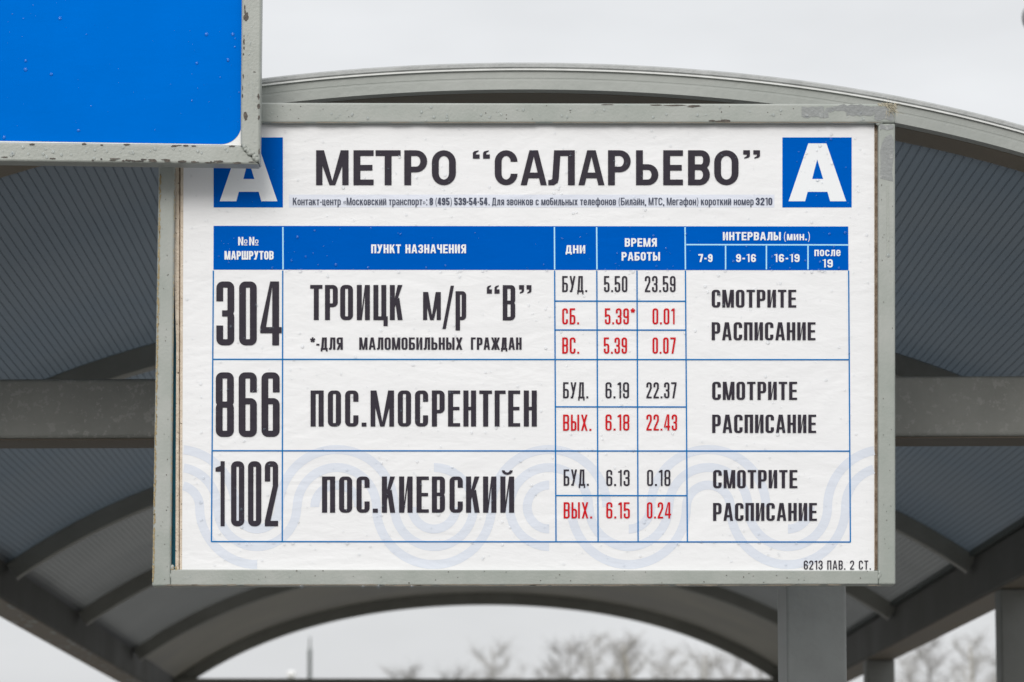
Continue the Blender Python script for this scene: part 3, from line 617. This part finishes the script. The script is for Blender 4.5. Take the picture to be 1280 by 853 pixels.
# days and times
sm = dict(sv=2.35, sh=2.1, R=3.1)
def st_(txt, x0, x1, yt, yb, m, lab): tt(txt, x0, x1, yt, yb, 2.35, 2.1, 3.1, m, lab, gap=.3)
for (txt, x0, x1, yt, yb, m, lab) in (
    ('БУД.', 702.7, 734, 345.2, 365.2, INK, 'black БУД. in the 304 row'), ('5.50', 755, 784.2, 345.2, 365.2, INK, 'black time 5.50'), ('23.59', 806, 844.4, 345.2, 365.2, INK, 'black time 23.59'),
    ('СБ.', 702.7, 723.8, 385.6, 405.5, RED, 'red СБ.'), ('5.39*', 756, 793.8, 385.6, 405.5, RED, 'red time 5.39 with an asterisk'), ('0.01', 815.6, 843.3, 385.6, 405.5, RED, 'red time 0.01'),
    ('ВС.', 702.7, 724, 422, 442.2, RED, 'red ВС.'), ('5.39', 754.7, 783.8, 422, 442.2, RED, 'red time 5.39 without asterisk'), ('0.07', 815.6, 844.7, 422, 442.2, RED, 'red time 0.07'),
    ('БУД.', 703.8, 735.3, 478, 498, INK, 'black БУД. in the 866 row'), ('6.19', 756.8, 786.3, 478, 498, INK, 'black time 6.19'), ('22.37', 807.9, 845.7, 478, 498, INK, 'black time 22.37'),
    ('ВЫХ.', 703.8, 739.2, 518.4, 538.6, RED, 'red ВЫХ. in the 866 row'), ('6.18', 756.8, 786.6, 518.2, 538.3, RED, 'red time 6.18'), ('22.43', 807.9, 846.4, 518.2, 538.3, RED, 'red time 22.43'),
    ('БУД.', 704.5, 736, 587, 607.3, INK, 'black БУД. in the 1002 row'), ('6.13', 757.8, 787, 587.5, 607.6, INK, 'black time 6.13'), ('0.18', 808.8, 838, 587.5, 607.6, INK, 'black time 0.18'),
    ('ВЫХ.', 704.5, 740.2, 628, 648.2, RED, 'red ВЫХ. in the 1002 row'), ('6.15', 757.8, 787.3, 628, 648.2, RED, 'red time 6.15'), ('0.24', 808.6, 838.7, 628, 648.2, RED, 'red time 0.24')):
    st_(txt, x0, x1, yt, yb, m, lab)
for (y0, y1, y2, y3, x0, xa, xb, r) in ((362.4, 384.5, 403, 425.4, 889.6, 995.3, 1019.4, '304'), (477.4, 500, 518.5, 541.3, 890.2, 996.4, 1020.2, '866'), (587.7, 610.4, 628.9, 651.2, 891.3, 996.8, 1021.2, '1002')):
    tt('СМОТРИТЕ', x0, xa, y0, y1, 4.1, 2.7, 4, INK, 'black word СМОТРИТЕ in the ' + r + ' row', gap=.22)
    tt('РАСПИСАНИЕ', x0, xb, y2, y3, 4.1, 2.7, 4, INK, 'black word РАСПИСАНИЕ in the ' + r + ' row', gap=.22)
tt('6213 ПАВ. 2 СТ.', 1004.7, 1088.7, 700.8, 712.2, 1.6, 1.4, 2.6, INK, 'small black code 6213 ПАВ. 2 СТ. in the bottom right corner', gap=.3)
# contact line: small lettering with lower case
LW = {'К': 1.05, 'М': 1.3, 'Д': 1.1, 'Б': 1, 'Т': .95, 'С': 1.05, 'ф': 1.3, 'м': 1.1, 'ы': 1.15, 'т': .74, 'г': .66, 'с': .8, ' ': .34, '-': .45, '(': .42, ')': .42, '.': .28, ',': .28, ':': .28, '«': .7, '»': .7, '1': .6, 'з': .76, 'ь': .78}
def small_line(txt, x0, x1, yt, yb, sv, sh, label):
    G = Glyphs(YT, sv, sh, 2.6); h = yb - yt; gap = .17
    wd = [LW.get(c, .86 if c.islower() else 1) for c in txt]; u = (x1 - x0) / (sum(wd) + gap * (len(txt) - 1)); x = x0
    for c, ww in zip(txt, wd):
        w_ = ww * u; G.sv = sv; G.ox = x; G.oy = yb; xh = h * .76
        if c == ' ': pass
        elif c in 'осе': G.glyph(c, x, w_, yb, xh)
        elif c == 'р': G.glyph(c, x, w_, yb, xh)
        elif c == 'ф': G.rr(0, 0, w_, xh, R=2.2); G.rect(w_ / 2 - sv / 2, -h * .25, w_ / 2 + sv / 2, h)
        elif c == 'а': G.rr(0, 0, w_, xh * .58, 'L tl bl B T', R=1.6); G.rr(0, 0, w_, xh, 'T tr', R=1.8); G.rect(w_ - sv, 0, w_, xh - 1.8); G.rect(.2, xh - sh, 1.9, xh)
        elif c == 'б': G.rr(0, 0, w_, h * .64, R=2.2); G.rect(0, h * .4, sv, h * .9); G.rect(sv * .3, h * .88, w_ * .95, h * .88 + sh)
        elif c in ',.': G.rect(0, 0 if c == '.' else -h * .14, sv * 1.1, sh * 1.2)
        elif c == ':': G.rect(0, 0, sv * 1.1, sh * 1.2); G.rect(0, xh - sh * 1.2, sv * 1.1, xh)
        elif c in '«»':
            q = w_ * .45; m_ = xh * .45
            for o_ in (0, w_ * .5):
                if c == '«': G.poly([(o_ + q, m_ + 1.9), (o_ + q - .6, m_ + 1.9), (o_, m_), (o_ + .7, m_)]); G.poly([(o_ + q, m_ - 1.9), (o_ + q - .6, m_ - 1.9), (o_, m_ - .01), (o_ + .7, m_ - .01)])
                else: G.poly([(o_, m_ + 1.9), (o_ + .6, m_ + 1.9), (o_ + q, m_), (o_ + q - .7, m_)]); G.poly([(o_, m_ - 1.9), (o_ + .6, m_ - 1.9), (o_ + q, m_ - .01), (o_ + q - .7, m_ - .01)])
        elif c.islower(): G.glyph(c.upper(), x, w_, yb, xh)
        else: G.glyph(c, x, w_, yb, h)
        x += w_ + gap * u
    obj('lettering', G.v, G.f, M['navy'], board, label=label)
small_line('Контакт-центр «Московский транспорт»:', 366, 534, 247.3, 256.6, 1.35, 1.05, 'small contact line, first words Контакт-центр')
small_line('8 (495) 539-54-54', 536.8, 609.3, 247.3, 256.6, 1.95, 1.45, 'small bold telephone number in the contact line')
small_line('. Для звонков с мобильных телефонов (Билайн, МТС, Мегафон) короткий номер', 610.5, 942, 247.3, 256.6, 1.35, 1.05, 'small contact line, last words короткий номер')
small_line('3210', 944.6, 965.4, 247.3, 256.6, 1.95, 1.45, 'small bold number 3210 at the end of the contact line')

# ------------------------------------------------------------------ wear on the frame
def blotch(mb, cx, cy, rx, ry, Y, rng, n=14):
    ph = rng.uniform(0, 6); pts = []
    for i in range(n):
        t = 2 * math.pi * i / n; k = rng.uniform(.62, 1.12)
        pts.append(P(cx + rx * k * math.cos(t), cy + ry * k * math.sin(t), Y))
    b = len(mb.v); mb.v += [tuple(p) for p in pts]; mb.f.append(tuple(range(b, b + n)))
rng = random.Random(11)
def wear(name, m, items, Y, root=board, kind='stuff', label=None):
    b = MB()
    for i, (cx, cy, rx, ry) in enumerate(items): blotch(b, cx, cy, rx, ry, Y - .00002 * (i % 20), rng)
    b.build(name, m, root, kind=kind, label=label)
def strip(mb, pts, Y):
    b = len(mb.v); mb.v += [tuple(P(x, y, Y)) for x, y in pts]; mb.f.append(tuple(range(b, b + len(pts))))
b = MB()
def jag(x0, x1, yt, yb, n, amp):
    t = [(x0 + (x1 - x0) * i / n, yt + rng.uniform(-amp, amp)) for i in range(n + 1)]
    return t + [(x1 - (x1 - x0) * i / n, yb + rng.uniform(-amp, amp)) for i in range(n + 1)]
strip(b, jag(1002, 1030, 133.5, 147, 7, 1.5), YS - .0014); strip(b, jag(1034, 1093, 132.5, 140, 14, 2.2), YS - .0013)
strip(b, jag(1093, 1117, 133, 150, 6, 1.5), YS - .0015); strip(b, [(1030, 140), (1034, 134), (1036, 147), (1028, 148)], YS - .0014)
strip(b, jag(1058, 1092, 139, 145, 8, 1.5), YS - .0015)
b.build('torn_primer', M['tape'], board, label='rough bare grey primer at the top right end of the frame')
b = MB(); strip(b, [(1103, 178), (1107, 171), (1114, 168), (1117.5, 176), (1117, 196), (1115, 214), (1116.5, 227), (1108, 225), (1100, 223), (1101, 205), (1100, 190)], YS - .0005)
strip(b, jag(1100, 1117, 156, 162, 5, 1.2), YS - .0006)
b.build('torn_primer', M['tape'], board, label='torn grey patch on the right frame bar')
wear('rust_patch', M['chip'], [(890, 151.3, 5, 1.3), (907, 151.2, 9, 1.7), (899, 151.6, 7, 1), (842, 132, 16, 1.1), (868, 133, 10, 1.7), (820, 131.5, 8, .8), (760, 131, 9, .7)], YS - .0013)
wear('rust_edge', M['chiprust'], [(200.3 - 9.2 * (y - 200) / 530 + rng.uniform(-.5, 1.3) , y, rng.uniform(.4, 1.1), rng.uniform(.8, 4)) for y in [rng.uniform(215, 725) for _ in range(420)]] + [(rng.uniform(213, 221), rng.uniform(709, 716), rng.uniform(1, 2.2), rng.uniform(1, 2)) for _ in range(8)] + [(219.6 - 6 * (y - 200) / 530 - 1, y, .45, rng.uniform(.6, 2.5)) for y in [rng.uniform(215, 700) for _ in range(110)]], YS - .0003)
wear('grime', M['steel_brown'], [(rng.uniform(215, 1095), 731.6 - .0013 * 0 + rng.uniform(-.4, .3), rng.uniform(5, 22), rng.uniform(.4, 1)) for _ in range(110)] + [(x, 153.4 + rng.uniform(-.3, .2), rng.uniform(6, 20), .6) for x in [rng.uniform(330, 1095) for _ in range(70)]], YS - .0016)
wear('grime_spot', M['chip'], [(rng.uniform(225, 1090), rng.uniform(713, 729), rng.uniform(.4, 1), rng.uniform(.4, 1)) for _ in range(36)] + [(rng.uniform(330, 1000), rng.uniform(132, 150), rng.uniform(.4, .9), rng.uniform(.4, .9)) for _ in range(22)] + [(rng.uniform(196, 212), rng.uniform(215, 725), rng.uniform(.3, .7), rng.uniform(.4, 1)) for _ in range(30)] + [(rng.uniform(1101, 1117), rng.uniform(230, 725), rng.uniform(.3, .6), rng.uniform(.4, 1)) for _ in range(24)], YS - .0012)
# weld joints
for (x, y) in ((214, 712), (1098.5, 714), (1099, 152)):
    b = MB()
    for i in range(4): p = P(x + rng.uniform(-2, 3), y + rng.uniform(-3, 9) * (1 if y > 400 else .3), YS); b.ball((p.x, p.y + .001, p.z), .0032, .0016, .0045, 8, 5)
    b.build('weld_bead', M['frame'], board, smooth=True)
# ------------------------------------------------------------------ rain drops
def drops(n, box, Y, rmin, rmax, seed, root, avoid=None, extra=()):
    rg = random.Random(seed); b = MB(); items = []
    while len(items) < n:
        x = rg.uniform(box[0], box[2]); y = rg.uniform(box[1], box[3])
        if rg.random() > .35 + .65 * abs(math.sin(x * .013 + 1.1) * math.cos(y * .017 + x * .004)): continue
        items.append((x, y, rmin + (rmax - rmin) * rg.random() ** 3.2))
    items += list(extra)
    for x, y, r in items:
        p = P(x, y, Y); r = r * Y / F; nn = 8; sq = rg.uniform(.85, 1.25); sx = rg.uniform(.85, 1.1)
        vs_ = []; fs = []
        for (q, hh) in ((1, 0), (.82, .19), (.45, .32)):
            for i in range(nn):
                t = 2 * math.pi * i / nn; vs_.append((p.x + r * sx * q * math.cos(t), p.y - r * hh, p.z + r * sq * q * math.sin(t) - r * .1 * hh))
        vs_.append((p.x, p.y - r * .36, p.z))
        for k in range(2):
            for i in range(nn): fs.append((k * nn + i, k * nn + (i + 1) % nn, (k + 1) * nn + (i + 1) % nn, (k + 1) * nn + i))
        for i in range(nn): fs.append((2 * nn + i, 2 * nn + (i + 1) % nn, 3 * nn))
        b.add(vs_, fs)
    return b.build('rain_drops', M['water'], root, smooth=True, kind='stuff')
rg = random.Random(5)
ex = [(rg.uniform(355, 1055), 338.5 + rg.uniform(-1, 1.5), rg.uniform(1, 2.2)) for _ in range(26)] + [(rg.uniform(270, 1060), 679 + rg.uniform(-1, 2), rg.uniform(1, 1.9)) for _ in range(20)] + [(x, y, 2.3) for x, y in ((302, 659), (366, 679), (434, 679), (378, 433), (251, 628), (1022, 225), (1025, 182), (548, 643), (429, 234), (960, 428), (972, 543))]
drops(1300, (232, 160, 1090, 708), ln(7.5), .5, 2.0, 21, board, extra=ex)
ex = [(rg.uniform(330, 1110), rg.uniform(131, 151), rg.uniform(.6, 2)) for _ in range(60)] + [(x, 733 + .5, 2.6) for x in (377, 454, 473, 515)] + [(1110, 319, 2)]
drops(60, (200, 712, 1110, 730), YS - .002, .4, 1.1, 4, board, extra=ex)
# run-off streak on the right bar
pxprism([(1108.4, 232), (1111, 232), (1111.4, 318), (1110, 321), (1108.6, 318)], YS - .0006, .0008).build('water_streak', M['frame_blue'], board)
# hidden brackets that carry the board
for x in (420, 900):
    b = MB(); p = P(x, 500, YS); b.box((p.x - .02, YS + .0455, p.z - .09), (p.x + .02, YB - .001, p.z - .05))
    b.build('bracket', M['steel'], board)
# straw tuft at the corner
tuft = empty('straw_tuft', P(1117, 134, YS), 'wisp of dry straw stuck to the top right corner of the board frame', 'straw')
b = MB(); rg = random.Random(9)
for i in range(70):
    s = P(1117 + rg.uniform(-10, 3), 131 + rg.uniform(-2, 12) * (1 if i % 3 else .2), YS - .002)
    d = Vector((rg.uniform(-.2, 1), rg.uniform(-.5, .1), rg.uniform(-1.3, .55))).normalized() * rg.uniform(.005, .017)
    b.tube(s, s + d, .0005, .0002, 3)
for i in range(26):
    s = P(1098 + rg.uniform(0, 22), 130.5 + rg.uniform(-1, 2), YS - .001); b.ball(tuple(s), rg.uniform(.001, .003), .001, rg.uniform(.0008, .002), 6, 4)
b.build('straw_blades', M['straw'], tuft)

# ================================================================== BLUE SIGN
YB2 = 6.105
c1 = P(150, 205, YB2)
bs = empty('blue_sign', (c1.x, YB2, c1.z), 'blank bright blue sign in a chipped grey frame overlapping the timetable at top left', 'sign')
def qb(pts, Y, d, name, m, **k): return pxprism(pts, Y, d).build(name, m, bs, **k)
L0, T0 = -420, -330
qb([(304.6, T0), (330.5, T0), (325, 180.5), (325, 205.8), (300.6, 181.0)], YB2, .04, 'frame_bar', M['frame_blue'], bevel=.0035, label='right frame bar with chipped inner edge')
qb([(L0, 172), (300.2, 181.4), (324.4, 206), (L0, 196)], YB2 + .0003, .04, 'frame_bar', M['frame_blue'], bevel=.0035, label='bottom frame bar with chipped lower edge')
qb([(L0, T0 - 24), (331, T0 - 24), (331, T0 - .5), (L0, T0 - .5)], YB2, .04, 'frame_bar', M['frame_blue'], bevel=.0035)
qb([(L0 - 25, T0 - 24), (L0 - .5, T0 - 24), (L0 - .5, 196), (L0 - 25, 196)], YB2, .04, 'frame_bar', M['frame_blue'], bevel=.0035)
qb([(L0 + 1, T0 + .5), (306, T0 + .5), (302, 182.3), (L0 + 1, 173.5)], YB2 + .011, .006, 'panel', M['film2'])
# blue film with rounded corners
G = Glyphs(YB2 + .0104, 1, 1, 1); G.ox = G.oy = 0
pts = []
Rr = 25
def xe(y): return 305.4 - 4.2 * (y - 0) / 180.0
def yb_(x): return 176.2 + 4.5 * (x + 0) / 303.0
cx, cy = xe(160) - Rr, yb_(285) - Rr
for i in range(13): t = R_(-90 + 90 * i / 12); pts.append((cx + Rr * math.cos(t) , -(cy) + Rr * math.sin(t)))
pts += [(xe(0), 0), (xe(T0 + 40), -T0 - 40), (xe(T0 + 4) - 30, -T0 - 4), (L0 + 40, -T0 - 4), (L0 + 4, -T0 - 40), (L0 + 4, -yb_(L0) + 30), (L0 + 30, -yb_(L0 + 30))]
G.poly(pts)
obj('blue_film', G.v, G.f, M['bigblue'], bs)
rng = random.Random(23)
it = []
for i in range(46):
    x = rng.uniform(125, 275) if i < 34 else rng.uniform(0, 320); it.append((x, 198.6 + 6.3 * x / 325 - rng.uniform(.2, 3.2) * (1 if rng.random() < .6 else .4), rng.uniform(1, 6), rng.uniform(.5, 1.4)))
for x in (105, 127, 218, 224, 232, 242, 290, 158, 40): it.append((x, 178.4 + 4 * x / 303 + rng.uniform(0, 1.8), rng.uniform(2, 6), rng.uniform(.6, 1.8)))
for y in (10, 15, 22, 45, 52, 60, 68, 95, 110, 120): it.append((305.5 - 4 * y / 180 + rng.uniform(0, 1.2), y, rng.uniform(.5, 1.2), rng.uniform(1.5, 5)))
it += [(307.5, 21, 3.4, 6.5), (323, 121, 1.6, 3.5), (323.5, 133, 2, 4), (307, 146, 3, 6), (323.5, 147, 1.3, 3), (321, 200, 3, 2.5), (324, 190, 1, 5), (318, 90, 2, .6)]
wear('paint_chips', M['chip'], it, YB2 - .0006, root=bs)
b = MB()
for i in range(14):
    p = P(306 + i * 1.2 + rng.uniform(-1.5, 1.5), 185 + i * 1.05 + rng.uniform(-1.5, 1.5), YB2); b.ball((p.x, p.y - .0006, p.z), rng.uniform(.003, .0055), .003, rng.uniform(.003, .005), 9, 6)
b.build('weld_bead', M['frame_blue'], bs, smooth=True)
ex = [(x, y, 2.2) for x, y in ((75, 23), (32, 87), (64, 93), (258, 43), (291, 43), (285, 75), (5, 172), (98, 163), (246, 79), (32, 76))] + [(rng.uniform(0, 320), 184 + rng.uniform(0, 14), rng.uniform(.8, 2.4)) for _ in range(40)] + [(rng.uniform(309, 325), rng.uniform(0, 180), rng.uniform(.5, 1.1)) for _ in range(30)]
drops(60, (0, 0, 300, 170), YB2 + .0098, .4, 1.3, 33, bs)
drops(1, (10, 190, 20, 192), YB2 - .001, .4, 1.3, 34, bs, extra=[e for e in ex if e[1] > 182 or e[0] > 306])
drops(1, (10, 10, 20, 20), YB2 + .0098, .4, 1.3, 35, bs, extra=[e for e in ex if e[1] < 182 and e[0] < 300])
# its pole, outside the frame at the left
px_ = P(L0 + 60, 300, YB2 + .09)
b = MB(); b.tube((px_.x, YB2 + .09, 0.02), (px_.x, YB2 + .09, P(0, T0, YB2).z), .04, .04, 16); b.build('support_pole', M['post'], bs, smooth=False)

# ================================================================== BACKGROUND
# bare trees
def tree(px, top, D, seed, m, mtw, label, group='bare trees beyond the shelter'):
    rg = random.Random(seed); base = P(px, 1000, D); H = P(px, top + 7, D).z
    t = empty('bare_tree', (base.x, D, 0), label, 'tree', group)
    br = MB(); tw = MB(); V = lambda a_: Vector((rg.uniform(-a_, a_), rg.uniform(-a_, a_), rg.uniform(-a_ * .4, a_)))
    def limb(p, d, ln_, r0, r1, n, mb, sides, wob):
        pts = [p]
        for i in range(n):
            d = (d + V(wob)).normalized(); q = p + d * (ln_ / n); ra = r0 + (r1 - r0) * i / n; rb = r0 + (r1 - r0) * (i + 1) / n
            mb.tube(p, q, ra, rb, sides, cap=False); p = q; pts.append(p)
        return pts
    tr = limb(Vector((base.x, D, -.1)), Vector((rg.uniform(-.04, .04), 0, 1)), H * .98, H * .014, .02, 12, br, 7, .035)
    def along(pts, t):
        k = min(int(t * (len(pts) - 1)), len(pts) - 2); return pts[k].lerp(pts[k + 1], t * (len(pts) - 1) - k)
    for i in range(19):
        t_ = .28 + .7 * (i + rg.random()) / 19; a = i * 2.4 + rg.uniform(-.4, .4); p0 = along(tr, t_); lb = H * .42 * (1.05 - t_) ** .75
        d0 = Vector((math.cos(a), math.sin(a), rg.uniform(.7, 1.3))).normalized()
        b1 = limb(p0, d0, lb, .036 * (1.15 - t_) + .009, .010, 5, br if t_ < .8 else tw, 4, .14)
        for j in range(8):
            u_ = .15 + .85 * (j + rg.random()) / 8; a2 = rg.uniform(0, 6.283)
            b2 = limb(along(b1, u_), (d0 + Vector((math.cos(a2), math.sin(a2), rg.uniform(0, .6))) * .9).normalized(), lb * rg.uniform(.22, .42) * (1.15 - u_ * .5), .011, .006, 3, tw, 3, .2)
            for k in range(5):
                a3 = rg.uniform(0, 6.283)
                limb(along(b2, rg.random()), Vector((math.cos(a3), math.sin(a3), rg.uniform(-.1, 1.1))).normalized(), rg.uniform(.25, .6), .0065, .0045, 2, tw, 3, .25)
    br.build('trunk', m, t); tw.build('crown', mtw, t)
TR = [(508, 822, 128, 1, 'barkd', 'low bare tree, leftmost of the ones under the arch'), (545, 826, 134, 2, 'barkd', 'low spreading bare tree second from left under the arch'),
      (590, 828, 140, 3, 'barkd', 'short bare tree third from left under the arch'), (640, 792, 120, 4, 'bark', 'tall rounded bare tree left of centre under the arch'),
      (675, 822, 138, 5, 'barkd', 'short bare tree between the two tallest under the arch'), (711, 790, 118, 6, 'barkd', 'darkest tall bare tree under the middle of the arch'),
      (752, 784, 126, 7, 'bark', 'pale bare tree right of the darkest tree under the arch'), (790, 790, 116, 8, 'barkd', 'bare tree left of the ochre trunk under the arch'), (815, 786, 105, 9, 'barkt', 'ochre-barked bare tree right under the arch'),
      (850, 802, 122, 10, 'bark', 'pale bare tree right of the ochre one under the arch'), (878, 800, 108, 11, 'barkt', 'ochre-barked bare tree at the right end of the arch'), (915, 812, 128, 12, 'barkd', 'bare tree nearest the pale post under the arch'),
      (1150, 800, 120, 13, 'bark', 'pale bare tree seen left in the gap right of the pale post'), (1185, 790, 112, 14, 'barkd', 'dark bare tree seen in the gap right of the pale post'), (1215, 786, 108, 15, 'barkt', 'ochre-barked bare tree beside the far right post'),
      (970, 800, 116, 16, 'bark', 'pale bare tree behind the pale post'), (1260, 800, 118, 17, 'barkd', 'bare tree behind the far right post')]
for (px, top, D, sd_, mm, lab) in TR: tree(px, top, D, sd_, M[mm], M['barkd' if mm == 'barkd' else 'bark'], lab)
# distant pole with a thin tip
D = 80; p = P(386, 1000, D); u = D / F
dp = empty('distant_mast', (p.x, D, 0), 'thin dark mast with a finer tip, far behind the left part of the arch', 'pole')
zt1 = P(386, 812, D).z; zt2 = P(386, 796, D).z
b = MB(); b.tube((p.x, D, 0), (p.x, D, zt1), 3.4 * u, 2.3 * u, 10); b.build('mast_pole', M['pole'], dp)
b = MB(); b.tube((p.x, D, zt1), (p.x, D, zt2), 1.2 * u, .7 * u, 8); b.build('mast_tip', M['pole'], dp)
D = 70; p = P(364, 843, D); u = D / F
gl = empty('globe_lamp', (p.x, D, 0), 'small unlit white globe lamp far away, left of the thin mast', 'street lamp')
b = MB(); b.tube((p.x, D, 0), (p.x, D, p.z - 4 * u), 2 * u, 1.2 * u, 8); b.build('lamp_pole', M['pole'], gl)
b = MB(); b.ball((p.x, D, p.z), 6 * u, 6 * u, 4.5 * u, 16, 10); b.build('lamp_globe', M['globe'], gl, smooth=True)
# lamp whose round housing just enters the frame at the top right
D = 11; p = P(1296, 22, D); u = D / F
lp = empty('street_lamp', (p.x, D, 0), 'grey rounded street lamp head just entering the frame at the top right corner', 'street lamp')
b = MB(); b.ball(tuple(p), 19.5 * u, 19.5 * u, 21 * u, 24, 14); b.build('lamp_head', M['lampgrey'], lp, smooth=True)
b = MB(); b.tube((p.x + 1.3, D, 0), (p.x + 1.3, D, p.z - .15), .06, .045, 12); b.tube((p.x + 1.3, D, p.z - .15), (p.x + .03, D, p.z + .01), .025, .02, 10); b.build('lamp_pole', M['pole'], lp)
